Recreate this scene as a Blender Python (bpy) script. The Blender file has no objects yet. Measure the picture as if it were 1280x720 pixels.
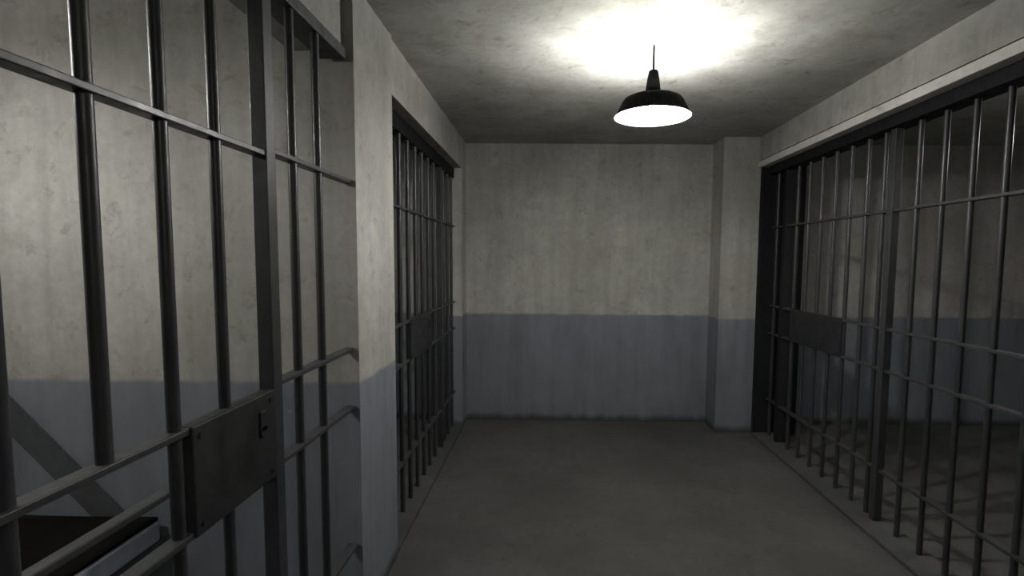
import bpy, bmesh, math, random
from mathutils import Vector, Matrix

random.seed(7)
sc = bpy.context.scene
C = sc.collection

# ------------------------------------------------------------------ camera
cam_data = bpy.data.cameras.new('camera')
cam = bpy.data.objects.new('camera', cam_data)
C.objects.link(cam)
YAW, PITCH, ROLL = 0.0148, 0.0756, 0.008
fwd = Vector((-math.sin(YAW) * math.cos(PITCH), math.cos(YAW) * math.cos(PITCH), -math.sin(PITCH)))
rgt = Vector((math.cos(YAW), math.sin(YAW), 0.0))
upv = rgt.cross(fwd)
r2 = rgt * math.cos(ROLL) + upv * math.sin(ROLL)
u2 = upv * math.cos(ROLL) - rgt * math.sin(ROLL)
m3 = Matrix((r2, u2, -fwd)).transposed()
cam.matrix_world = Matrix.Translation((0, 0, 1.6)) @ m3.to_4x4()
cam_data.sensor_width = 36.0
cam_data.lens = 18.0
cam_data.shift_x = (640 - 676.49) / 1280
cam_data.shift_y = (373.44 - 360) / 1280
cam_data.clip_start = 0.02
sc.camera = cam

# ------------------------------------------------------------------ exposure, world, lights
sc.view_settings.view_transform = 'Standard'
sc.view_settings.look = 'None'
sc.view_settings.gamma = 1.0
sc.view_settings.use_curve_mapping = False
sc.view_settings.exposure = 0.0

BULB = 1120.0         # emission strength of the corridor bulb
UPLIGHT = 5.2           # watts of each spot added above the corridor lamp's shade for ceiling glow
CELL_BULB = 690.0    # emission strength of the bulb in the left cell
WIDE = 7.5          # watts of each added spot that points sideways
CELL_UPLIGHT = 3.0
FILL_BULB = 230.0     # unseen lamps added as fill: right cell, corridor behind, far left cell
FILL_UPLIGHT = 1.6
AMBIENT = 0.03

world = bpy.data.worlds.new('world')
sc.world = world
world.use_nodes = True
bg = world.node_tree.nodes['Background']
bg.inputs[0].default_value = (0.9, 0.95, 1.0, 1)
bg.inputs[1].default_value = AMBIENT

# ------------------------------------------------------------------ materials
def srgb(r, g, b):
    f = lambda c: (c / 255 / 12.92) if c / 255 <= 0.04045 else ((c / 255 + 0.055) / 1.055) ** 2.4
    return (f(r), f(g), f(b), 1.0)

class NT:
    def __init__(self, name):
        self.mat = bpy.data.materials.new(name)
        self.mat.use_nodes = True
        self.t = self.mat.node_tree
        self.b = self.t.nodes['Principled BSDF']
        g = self.t.nodes.new('ShaderNodeNewGeometry')
        self.pos = g.outputs['Position']
    def link(self, a, b):
        self.t.links.new(a, b)
    def scaled(self, s):
        n = self.t.nodes.new('ShaderNodeVectorMath'); n.operation = 'MULTIPLY'
        self.link(self.pos, n.inputs[0]); n.inputs[1].default_value = s
        return n.outputs[0]
    def noise(self, vec, scale, detail=5, rough=0.6, dist=0.0):
        n = self.t.nodes.new('ShaderNodeTexNoise')
        self.link(vec, n.inputs['Vector'])
        n.inputs['Scale'].default_value = scale
        n.inputs['Detail'].default_value = detail
        n.inputs['Roughness'].default_value = rough
        n.inputs['Distortion'].default_value = dist
        return n.outputs['Fac']
    def ramp(self, fac, stops):
        n = self.t.nodes.new('ShaderNodeValToRGB')
        e = n.color_ramp.elements
        while len(e) < len(stops):
            e.new(0.5)
        for el, (p, c) in zip(e, stops):
            el.position = p
            el.color = c if isinstance(c, tuple) else (c, c, c, 1)
        self.link(fac, n.inputs[0])
        return n.outputs[0]
    def mix(self, fac, a, b, mode='MIX'):
        n = self.t.nodes.new('ShaderNodeMix'); n.data_type = 'RGBA'; n.blend_type = mode
        for sock, v in ((n.inputs[0], fac), (n.inputs[6], a), (n.inputs[7], b)):
            if hasattr(v, 'links'):
                self.link(v, sock)
            else:
                sock.default_value = v
        return n.outputs[2]
    def math(self, op, a, b=0.0):
        n = self.t.nodes.new('ShaderNodeMath'); n.operation = op
        for sock, v in ((n.inputs[0], a), (n.inputs[1], b)):
            if hasattr(v, 'links'):
                self.link(v, sock)
            else:
                sock.default_value = v
        return n.outputs[0]
    def bump(self, h, strength, dist=0.01):
        n = self.t.nodes.new('ShaderNodeBump')
        n.inputs['Strength'].default_value = strength
        n.inputs['Distance'].default_value = dist
        self.link(h, n.inputs['Height']); self.link(n.outputs[0], self.b.inputs['Normal'])

def concrete(name, light, dark, stain, blue=None, streak=True, rough=0.8):
    k = NT(name)
    big = k.noise(k.scaled((1.0, 1.0, 0.8)), 1.6, 6, 0.62)
    base = k.mix(k.ramp(big, [(0.36, 0.0), (0.64, 1.0)]), dark, light)
    fine = k.noise(k.pos, 22, 4, 0.6)
    base = k.mix(0.35, base, k.ramp(fine, [(0.3, 0.55), (0.7, 1.0)]), 'MULTIPLY')
    if streak:
        st = k.noise(k.scaled((7.0, 7.0, 0.45)), 1.5, 5, 0.6, 0.3)
        base = k.mix(0.36, base, k.ramp(st, [(0.35, 0.62), (0.6, 1.0)]), 'MULTIPLY')
    blot = k.noise(k.scaled((1.0, 1.0, 1.2)), 3.1, 7, 0.68, 0.5)
    base = k.mix(k.ramp(blot, [(0.53, 0.0), (0.72, 0.6)]), base, stain)
    pit = k.noise(k.scaled((1, 1, 1)), 11.0, 6, 0.72, 0.4)
    base = k.mix(k.ramp(pit, [(0.55, 0.0), (0.70, 0.55)]), base, tuple(c * 0.55 for c in stain[:3]) + (1,))
    if blue:
        sep = k.t.nodes.new('ShaderNodeSeparateXYZ'); k.link(k.pos, sep.inputs[0])
        wob = k.noise(k.scaled((1, 1, 0.2)), 9, 3)
        z = k.math('ADD', sep.outputs['Z'], k.math('MULTIPLY', k.math('SUBTRACT', wob, 0.5), 0.025))
        below = k.ramp(k.math('SUBTRACT', 1.57, z), [(0.49, 0.0), (0.51, 1.0)])
        wear = k.noise(k.scaled((2.5, 2.5, 1.6)), 2.2, 6, 0.66)
        bl = k.mix(k.ramp(wear, [(0.3, 0.0), (0.72, 0.75)]), blue, tuple(c * 0.72 for c in blue[:3]) + (1,))
        bl = k.mix(0.5, bl, k.ramp(k.noise(k.scaled((6, 6, 0.5)), 1.8, 5), [(0.35, 0.7), (0.62, 1.0)]), 'MULTIPLY')
        base = k.mix(below, base, bl)
        # shade at the foot of the wall, painted in as a ragged dark line
        dn = k.noise(k.scaled((3.0, 3.0, 1.0)), 3.0, 4)
        dz = k.math('SUBTRACT', k.math('ADD', 0.035, k.math('MULTIPLY', dn, 0.09)), sep.outputs['Z'])
        base = k.mix(k.ramp(dz, [(0.0, 0.0), (0.06, 0.75)]), base, (0.018, 0.018, 0.017, 1))
    k.link(base, k.b.inputs['Base Color'])
    k.b.inputs['Roughness'].default_value = rough
    k.b.inputs['Specular IOR Level'].default_value = 0.2
    k.bump(k.noise(k.pos, 35, 6, 0.65), 0.25, 0.006)
    return k.mat

M = {}
M['wall'] = concrete('painted_concrete', (0.42, 0.41, 0.38, 1), (0.31, 0.305, 0.28, 1), (0.25, 0.24, 0.205, 1),
                     blue=(0.186, 0.201, 0.224, 1))
M['ceiling'] = concrete('stained_ceiling_concrete', (0.48, 0.475, 0.44, 1), (0.33, 0.33, 0.295, 1), (0.22, 0.205, 0.16, 1), streak=False)
M['floor'] = concrete('worn_floor_concrete', (0.096, 0.094, 0.090, 1), (0.070, 0.068, 0.065, 1), (0.057, 0.055, 0.051, 1), streak=False, rough=0.7)
M['sill'] = concrete('sill_concrete', (0.08, 0.08, 0.078, 1), (0.055, 0.055, 0.053, 1), (0.045, 0.042, 0.04, 1), streak=False)
M['trim'] = concrete('pale_painted_trim', (0.62, 0.61, 0.58, 1), (0.50, 0.49, 0.46, 1), (0.4, 0.38, 0.34, 1), streak=False)

def paint(name, col, col2, rough, metal=0.0, spec=0.5):
    k = NT(name)
    n = k.noise(k.scaled((1, 1, 0.6)), 14, 6, 0.65)
    k.link(k.mix(k.ramp(n, [(0.38, 0.0), (0.66, 1.0)]), col, col2), k.b.inputs['Base Color'])
    rn = k.noise(k.pos, 30, 4)
    k.link(k.ramp(rn, [(0.3, rough * 0.8), (0.7, min(1, rough * 1.25))]), k.b.inputs['Roughness'])
    k.b.inputs['Metallic'].default_value = metal
    k.b.inputs['Specular IOR Level'].default_value = spec
    k.bump(k.noise(k.pos, 60, 4), 0.15, 0.002)
    return k.mat

M['bar'] = paint('dark_bar_paint', (0.022, 0.023, 0.025, 1), (0.032, 0.033, 0.034, 1), 0.40, 0.0, 0.38)
M['rail'] = paint('grey_rail_steel', (0.026, 0.027, 0.029, 1), (0.038, 0.038, 0.039, 1), 0.42)
M['plate'] = paint('lock_plate_steel', (0.010, 0.011, 0.012, 1), (0.022, 0.022, 0.022, 1), 0.5, 0.0, 0.3)
M['head'] = paint('header_steel', (0.028, 0.029, 0.031, 1), (0.04, 0.04, 0.04, 1), 0.55)
M['dark'] = paint('black_steel', (0.008, 0.008, 0.009, 1), (0.012, 0.012, 0.013, 1), 0.65, 0.0, 0.15)
M['enamel'] = paint('black_enamel', (0.0012, 0.0012, 0.0012, 1), (0.0018, 0.0018, 0.0016, 1), 0.7, 0.0, 0.03)
M['white'] = paint('white_enamel', (0.85, 0.84, 0.80, 1), (0.8, 0.79, 0.75, 1), 0.4)
M['cord'] = paint('black_cord', (0.003, 0.003, 0.003, 1), (0.004, 0.004, 0.004, 1), 0.9, 0.0, 0.0)
M['bunk'] = paint('bunk_steel', (0.075, 0.082, 0.09, 1), (0.055, 0.06, 0.066, 1), 0.55)
M['shadow_band'] = paint('shadow_band_paint', (0.050, 0.054, 0.057, 1), (0.042, 0.045, 0.047, 1), 0.7)  # darkened to the tone of the shadow-like band behind the bars

def cloth(name, a, b, scale):
    k = NT(name)
    w = k.t.nodes.new('ShaderNodeTexWave'); k.link(k.pos, w.inputs['Vector'])
    w.inputs['Scale'].default_value = scale; w.inputs['Distortion'].default_value = 2.0
    n = k.noise(k.pos, 9, 5)
    k.link(k.mix(k.ramp(n, [(0.35, 0.0), (0.65, 1.0)]), a, b), k.b.inputs['Base Color'])
    k.b.inputs['Roughness'].default_value = 0.95
    k.b.inputs['Specular IOR Level'].default_value = 0.1
    k.bump(w.outputs['Fac'], 0.2, 0.003)
    return k.mat
M['blanket'] = cloth('black_blanket', (0.0022, 0.0021, 0.002, 1), (0.0035, 0.003, 0.0028, 1), 40)
M['sheet'] = cloth('pale_blue_ticking', (0.42, 0.46, 0.56, 1), (0.36, 0.40, 0.50, 1), 60)

def glow(name, strength):
    m = bpy.data.materials.new(name); m.use_nodes = True
    b = m.node_tree.nodes['Principled BSDF']
    b.inputs['Base Color'].default_value = (1, 1, 1, 1)
    b.inputs['Emission Color'].default_value = (1.0, 0.99, 0.955, 1)
    b.inputs['Emission Strength'].default_value = strength
    return m
M['bulb'] = glow('lit_bulb', BULB)
M['faint_fill'] = glow('faint_fill_bulb', FILL_BULB * .45)
M['dim_fill'] = glow('dim_fill_bulb', FILL_BULB)
M['cell_bulb'] = glow('lit_cell_bulb', CELL_BULB)

# ------------------------------------------------------------------ mesh helpers
class MB:
    def __init__(self):
        self.bm = bmesh.new()
    def box(self, x0, x1, y0, y1, z0, z1, bevel=0.0):
        t = bmesh.new()
        r = bmesh.ops.create_cube(t, size=1.0)
        for v in t.verts:
            v.co = Vector(((x0 + x1) / 2 + v.co.x * (x1 - x0), (y0 + y1) / 2 + v.co.y * (y1 - y0), (z0 + z1) / 2 + v.co.z * (z1 - z0)))
        if bevel:
            bmesh.ops.bevel(t, geom=t.edges[:], offset=bevel, segments=2, profile=0.5, affect='EDGES')
        self._add(t); return self
    def _add(self, t, mat=None):
        me = bpy.data.meshes.new('tmp'); t.to_mesh(me); t.free()
        if mat is not None:
            me.transform(mat)
        self.bm.from_mesh(me); bpy.data.meshes.remove(me)
    def cyl(self, a, b, r, n=16):
        a, b = Vector(a), Vector(b); d = b - a
        t = bmesh.new()
        bmesh.ops.create_cone(t, cap_ends=True, segments=n, radius1=r, radius2=r, depth=d.length)
        q = Vector((0, 0, 1)).rotation_difference(d.normalized())
        for f in t.faces:
            f.smooth = len(f.verts) == 4
        for e in t.edges:
            if any(len(f.verts) != 4 for f in e.link_faces):
                e.smooth = False
        self._add(t, Matrix.Translation((a + b) / 2) @ q.to_matrix().to_4x4())
        return self
    def lathe(self, prof, n=48, c=(0, 0, 0)):
        rings = []
        for r, z in prof:
            if r < 1e-6:
                rings.append([self.bm.verts.new((c[0], c[1], c[2] + z))])
            else:
                rings.append([self.bm.verts.new((c[0] + r * math.cos(2 * math.pi * i / n), c[1] + r * math.sin(2 * math.pi * i / n), c[2] + z)) for i in range(n)])
        for p, q in zip(rings, rings[1:]):
            for i in range(n):
                j = (i + 1) % n
                if len(p) == 1 and len(q) == 1:
                    continue
                if len(p) == 1:
                    f = self.bm.faces.new((p[0], q[j], q[i]))
                elif len(q) == 1:
                    f = self.bm.faces.new((p[i], p[j], q[0]))
                else:
                    f = self.bm.faces.new((p[i], p[j], q[j], q[i]))
                f.smooth = True
        return self
    def prism(self, pts, axis_vec):
        a = Vector(axis_vec)
        v0 = [self.bm.verts.new(p) for p in pts]
        v1 = [self.bm.verts.new(Vector(p) + a) for p in pts]
        n = len(pts)
        self.bm.faces.new(v0); self.bm.faces.new(list(reversed(v1)))
        for i in range(n):
            self.bm.faces.new((v0[i], v0[(i + 1) % n], v1[(i + 1) % n], v1[i]))
        return self
    def build(self, name, mat, parent=None, loc=None):
        bmesh.ops.recalc_face_normals(self.bm, faces=self.bm.faces[:])
        me = bpy.data.meshes.new(name); self.bm.to_mesh(me); self.bm.free()
        me.materials.append(mat)
        o = bpy.data.objects.new(name, me); C.objects.link(o)
        if parent is not None:
            o.parent = parent
            base = Vector((0, 0, 0)); p = parent
            while p is not None:
                base += p.location; p = p.parent
            me.transform(Matrix.Translation(-base))      # meshes are given in world coordinates
        return o

def tag(o, label, cat, group=None):
    o['label'] = label; o['category'] = cat
    if group:
        o['group'] = group
    return o

def empty(name, loc, label, cat, group=None):
    o = bpy.data.objects.new(name, None); C.objects.link(o)
    o.location = loc; o.empty_display_size = 0.1
    return tag(o, label, cat, group)

def struct(mb, name, mat):
    o = mb.build(name, mat); o['kind'] = 'structure'; return o

# ------------------------------------------------------------------ the setting
XL, XR, YB, ZC = -0.81, 1.89, 5.02, 2.715      # corridor faces, far wall, ceiling
XW, XE, YF = -2.75, 5.0, -1.6                   # outer walls of the cells, wall behind
OL = 2.44                                      # underside of the left lintels
struct(MB().box(XW - .2, XE + .2, YF - .2, YB + .2, -0.2, 0), 'floor', M['floor'])
struct(MB().box(XW - .2, XE + .2, YF - .2, YB + .2, ZC, ZC + 0.2), 'ceiling', M['ceiling'])
struct(MB().box(XW - .2, XE + .2, YB, YB + .2, 0, ZC), 'wall_back', M['wall'])
struct(MB().box(XW - .2, XE + .2, YF - .2, YF, 0, ZC), 'wall_front', M['wall'])
struct(MB().box(XW - .2, XW, YF, YB, 0, ZC), 'wall_west', M['wall'])
struct(MB().box(XE, XE + .2, YF, YB, 0, ZC), 'wall_east', M['wall'])
# left wall: two cell openings, the thick cross wall between them, lintels
P0, P1 = 2.135, 2.645
Q1 = 4.79
wl = MB()
wl.box(XW, XL + .008, P0, P1, 0, ZC)                      # cross wall between the cells with its pillar end
wl.box(XL - .25, XL - .004, P1, YB, OL, ZC)               # lintel of the far left cell
wl.box(XL - .25, XL - .004, Q1, YB, 0, OL)                # far pier
wl.box(XL - .25, XL - .035, 0.0, P0, OL, ZC)              # lintel of the near left cell
wl.box(XL - .25, XL, YF, 0.0, 0, ZC)                      # wall beside the viewer
struct(wl, 'wall_left', M['wall'])
# right wall: one long opening under a beam
wr = MB()
wr.box(XR, XR + .25, 0.9, YB - .3, 2.507, ZC)
wr.box(XR + .02, XR + .25, 0.9, YB - .3, 2.46, 2.507)
wr.box(XR, XR + .25, YF, 0.9, 0, ZC)
wr.box(XR + .25, XE, 0.65, 0.9, 0, ZC)
struct(wr, 'wall_right', M['wall'])
struct(MB().box(1.565, XR, YB - .3, YB, 0, ZC).box(XR, XR + .25, YB - .3, YB, 0, ZC), 'wall_pillar', M['wall'])
struct(MB().box(XR - .014, XR + .06, 0.9, YB - .3, 2.442, 2.495, .003), 'trim_1', M['trim'])
# steel headers in the three openings, and the sills under the bars
struct(MB().box(-.925, XL - .012, 0.02, P0 - .03, 2.395, OL, .004), 'trim_2', M['head'])
struct(MB().box(-.955, -.885, P1, Q1, 2.345, OL, .004), 'trim_3', M['dark'])
struct(MB().box(1.955, 2.075, 0.9, YB - .352, 2.375, 2.46, .004), 'trim_4', M['dark'])
struct(MB().box(-.93, XL + .004, P1, Q1, 0, 0.025, .004), 'trim_5', M['sill'])
struct(MB().box(1.885, 2.09, 0.9, YB - .352, 0, 0.025, .004), 'trim_6', M['sill'])
struct(MB().box(XR + .012, 2.29, YB - .352, YB - .3, 0, 2.46, .004), 'trim_8', M['dark'])
struct(MB().box(-.93, XL - .01, 0.0, P0, 0, 0.025, .004), 'trim_7', M['sill'])

# ------------------------------------------------------------------ barred doors and panels
Z1, Z2, Z3, Z4 = 1.905, 1.205, 0.955, 0.345
RB = 0.0145

def rail(root, x, y0, y1, z, w=0.041, h=0.016, mat='rail'):
    return MB().box(x - w / 2, x + w / 2, y0, y1, z - h / 2, z + h / 2, .0025).build('rail', M[mat], root)

def bar(root, x, y, z0, z1, r=RB):
    return MB().cyl((x, y, z0), (x, y, z1), r).build('bar', M['bar'], root)

def barred_panel(x, y0, y1, ys, ztop, label, dz=0.0):
    root = empty('barred_panel', (x, (y0 + y1) / 2, 0.025), label, 'bars', 'fixed barred panels beside the cell doors')
    for y in ys:
        bar(root, x, y, 0.025, ztop)
    for z in (Z1 + dz, Z2 + dz, Z3 + dz, Z4 + dz):
        rail(root, x, y0, y1, z)
    return root

def cell_door(x, side, near, far, ys, ztop, plate, label, dz=0.0, hatch=None, far_depth=0.045, near_plate=False):
    """side = +1: corridor lies at +X of the bars, -1: at -X"""
    f = x + side * 0.021
    root = empty('sliding_cell_door', (x, (near + far) / 2, 0.025), label, 'cell door', 'sliding barred cell doors')
    for y0, dep in ((near, .046), (far, far_depth)):
        xa, xb = sorted((f + side * .004, f + side * .004 - side * dep))
        MB().box(xa, xb, y0, y0 + .05, 0.025, ztop, .003).build('stile', M['dark' if dep > .1 else 'bar'], root)
    for y in ys:
        # above the food slot one bar stops at the middle rail
        bar(root, x, y, Z2 + dz if hatch and abs(y - hatch[3]) < .03 else 0.025, ztop)
    for z in (Z1 + dz, Z2 + dz, Z3 + dz, Z4 + dz):
        rail(root, x, near + .05, far, z)
    if hatch:
        rail(root, x - side * .006, hatch[0], hatch[1], hatch[2], w=.028)
    ya, yb = plate
    xa, xb = sorted((f + side * .006, f - side * .03))
    pl = MB().box(xa, xb, ya, yb, Z3 + dz - .006, Z2 + dz + .010, .004).build('lock_plate', M['plate'], root)
    # keyhole cover and rivets on the plate
    xs = f + side * .006
    ky = yb - .07 if not near_plate else ya + .07
    kc = MB().box(*sorted((xs, xs + side * .006)), ky - .016, ky + .016, 1.105, 1.165, .003)
    kc.cyl((xs, ky, 1.105), (xs + side * .006, ky, 1.105), .016)
    kc.build('keyhole_cover', M['plate'], pl)['label'] = 'small keyhole cover'
    rv = MB()
    for yy in (ya + .025, yb - .025):
        for zz in (Z3 + dz + .02, Z2 + dz - .016):
            rv.cyl((xs, yy, zz), (xs + side * .004, yy, zz), .007, 10)
    rv.build('rivets', M['plate'], pl)
    return root

xg = -0.841
cell_door(xg, 1, 0.05, 1.489, [0.21 + .181 * i for i in range(7)], 2.395, (1.135, 1.489),
          'nearest barred cell door on the left, with dark lock plate and the bunk behind', dz=-.004, hatch=(0.10, 1.085, 1.076, 0.934))
barred_panel(xg, 1.545, P0 - .005, [1.688, 1.870], 2.395, 'short fixed panel of two bars between near left door and pale pillar', dz=.012)
xg2 = -0.90
cell_door(xg2, 1, 2.72, 4.17, [2.90 + .182 * i for i in range(7)], 2.34, (3.22, 3.77),
          'barred cell door in the far left opening, beyond the pale pillar', near_plate=False)
barred_panel(xg2, 4.225, Q1, [4.35, 4.53, 4.70], 2.34, 'narrow fixed bars at the far end of the left opening, by the back wall')
xg3 = 2.02
cell_door(xg3, -1, 3.045, 4.40, [3.165] + [3.328 + .183 * i for i in range(6)], 2.375, (3.50, 4.243),
          'barred cell door on the right with long lock plate and wide far stile', far_depth=0.125)
barred_panel(xg3, 4.455, YB - .352, [4.60], 2.375, 'narrow fixed panel with one bar in dark corner by right pillar')
barred_panel(xg3, 0.9, 3.04, [2.878 - .182 * i for i in range(11)], 2.375,
             'wide fixed panel of bars nearest the viewer on the right')

# ------------------------------------------------------------------ pendant lamps
def pendant(x, y, rim, bulbmat, uplight, wide, label):
    root = empty('pendant_lamp', (x, y, ZC), label, 'lamp')
    c = (x, y, rim)
    outer = [(.195, 0), (.196, .005), (.190, .012), (.178, .034), (.166, .056), (.157, .074), (.146, .088), (.126, .097), (.095, .103), (.062, .108), (.045, .112), (.040, .116)]
    inner = [(.037, .108), (.060, .095), (.093, .087), (.128, .076), (.152, .062), (.164, .047), (.174, .028), (.186, .010), (.192, .002), (.195, 0)]
    MB().lathe(outer, 64, c).build('lamp_shade', M['enamel'], root)
    sh = MB().lathe(inner, 64, c).build('reflector', M['white'], root)
    sh['label'] = 'white enamel inside of the shade'
    MB().lathe([(.040, .110), (.040, .118), (.037, .150), (.031, .190), (.024, .226), (.021, .232), (.0, .234)], 32, c).build('neck', M['enamel'], root)
    MB().cyl((x, y, rim + .23), (x, y, ZC), .005, 10).build('cord', M['cord'], root)
    MB().lathe([(0, -.006), (.03, -.006), (.034, -.002), (.034, 0), (0, 0)], 24, (x, y, ZC)).build('ceiling_rose', M['white'], root)
    MB().lathe([(0, -.040), (.018, -.036), (.029, -.022), (.033, -.004), (.030, .016), (.022, .038), (.016, .060), (.016, .100), (0, .100)], 24, c).build('bulb', bulbmat, root)
    for k, (n, power, tilt, cone, blend) in enumerate(((6, uplight, .2, 179, .22), (12 if wide else 0, wide, 1.8, 90, .8))):
        for i in range(n):       # spots added above the closed shade to light the ceiling, up and sideways
            a = 2 * math.pi / n * i + .3 + k * .5
            ld = bpy.data.lights.new('added_uplight', 'SPOT')
            ld.energy = power; ld.spot_size = math.radians(cone); ld.spot_blend = blend
            ld.shadow_soft_size = 0.010; ld.color = (1.0, 0.99, 0.96)
            lo = bpy.data.objects.new('added_uplight', ld); C.objects.link(lo)
            lo.parent = root
            lo.location = (.175 * math.cos(a), .175 * math.sin(a), rim + .100 - ZC)
            lo.rotation_euler = Vector((math.cos(a) * tilt, math.sin(a) * tilt, 1)).to_track_quat('-Z', 'Y').to_euler()
    return root

pendant(0.53, 2.733, 2.346, M['bulb'], UPLIGHT, WIDE, 'black enamel pendant lamp hanging lit from the corridor ceiling')
pendant(-2.15, 1.0, 2.346, M['cell_bulb'], CELL_UPLIGHT, 0, 'black enamel pendant lamp hanging inside the near left cell')
pendant(-1.95, 3.70, 2.346, M['faint_fill'], FILL_UPLIGHT * .4, 0, 'unseen pendant lamp added as fill inside the far left cell')  # this lamp and the two below are added, out of view, as fill
pendant(0.53, -0.9, 2.346, M['dim_fill'], FILL_UPLIGHT, 0, 'unseen pendant lamp added as fill in the corridor behind the viewer')
pendant(2.95, 2.65, 2.346, M['dim_fill'], FILL_UPLIGHT, 0, 'unseen pendant lamp added as fill inside the right cell')

# ------------------------------------------------------------------ fold-down bunk in the near left cell
bx0, bx1, by0, by1 = XW, -1.662, 0.25, P0 - .004
bk = empty('fold_down_bunk', (XW, (by0 + by1) / 2, 0.3), 'grey steel fold-down bunk behind the bars of the near left cell', 'bunk bed')
fr = MB().box(bx0, bx1, by0, by1, .335, .375, .004)
fr.box(bx1 - .03, bx1 + .004, by0, by1, .30, .378, .004)
fr.build('frame', M['bunk'], bk)
for ys in (by1 - .022, by0 + .012):  # dark strips modelled in place of a shadow-like diagonal band on the wall
    MB().prism([(-1.86, ys, .36), (-1.70, ys, .36), (XW + .002, ys, 1.478), (XW + .002, ys, 1.308)], (0, .010, 0)).build('shadow_band_strip', M['shadow_band'], bk)
mt = MB().box(bx0 + .02, bx1 - .004, by0 + .03, by1 - .026, .378, .470, .012).build('mattress', M['sheet'])
tag(mt, 'pale blue mattress edge showing under the black blanket on the bunk', 'mattress')

bl = MB()
nx, ny = 26, 40
vs = []
for top in (1, 0):
    g = []
    for i in range(nx + 1):
        row = []
        for j in range(ny + 1):
            u, v = i / nx, j / ny
            x = bx0 + .03 + u * (bx1 - .012 - bx0 - .03); y = by0 + .04 + v * (by1 - .03 - by0 - .04)
            h = .0035 * math.sin(7 * u + 3 * v) * math.sin(11 * v + 1.3 * u)
            z = .4705 + (.010 + .0035 + h if top else 0)
            row.append(bl.bm.verts.new((x, y, z)))
        g.append(row)
    vs.append(g)
for g in vs:
    for i in range(nx):
        for j in range(ny):
            f = bl.bm.faces.new((g[i][j], g[i + 1][j], g[i + 1][j + 1], g[i][j + 1])); f.smooth = True
a, b = vs
edge = [(i, 0) for i in range(nx)] + [(nx, j) for j in range(ny)] + [(i, ny) for i in range(nx, 0, -1)] + [(0, j) for j in range(ny, 0, -1)]
for (i, j), (k, l) in zip(edge, edge[1:] + edge[:1]):
    bl.bm.faces.new((a[i][j], a[k][l], b[k][l], b[i][j]))
tag(bl.build('blanket', M['blanket']), 'black blanket spread over the bunk in the near left cell', 'blanket')
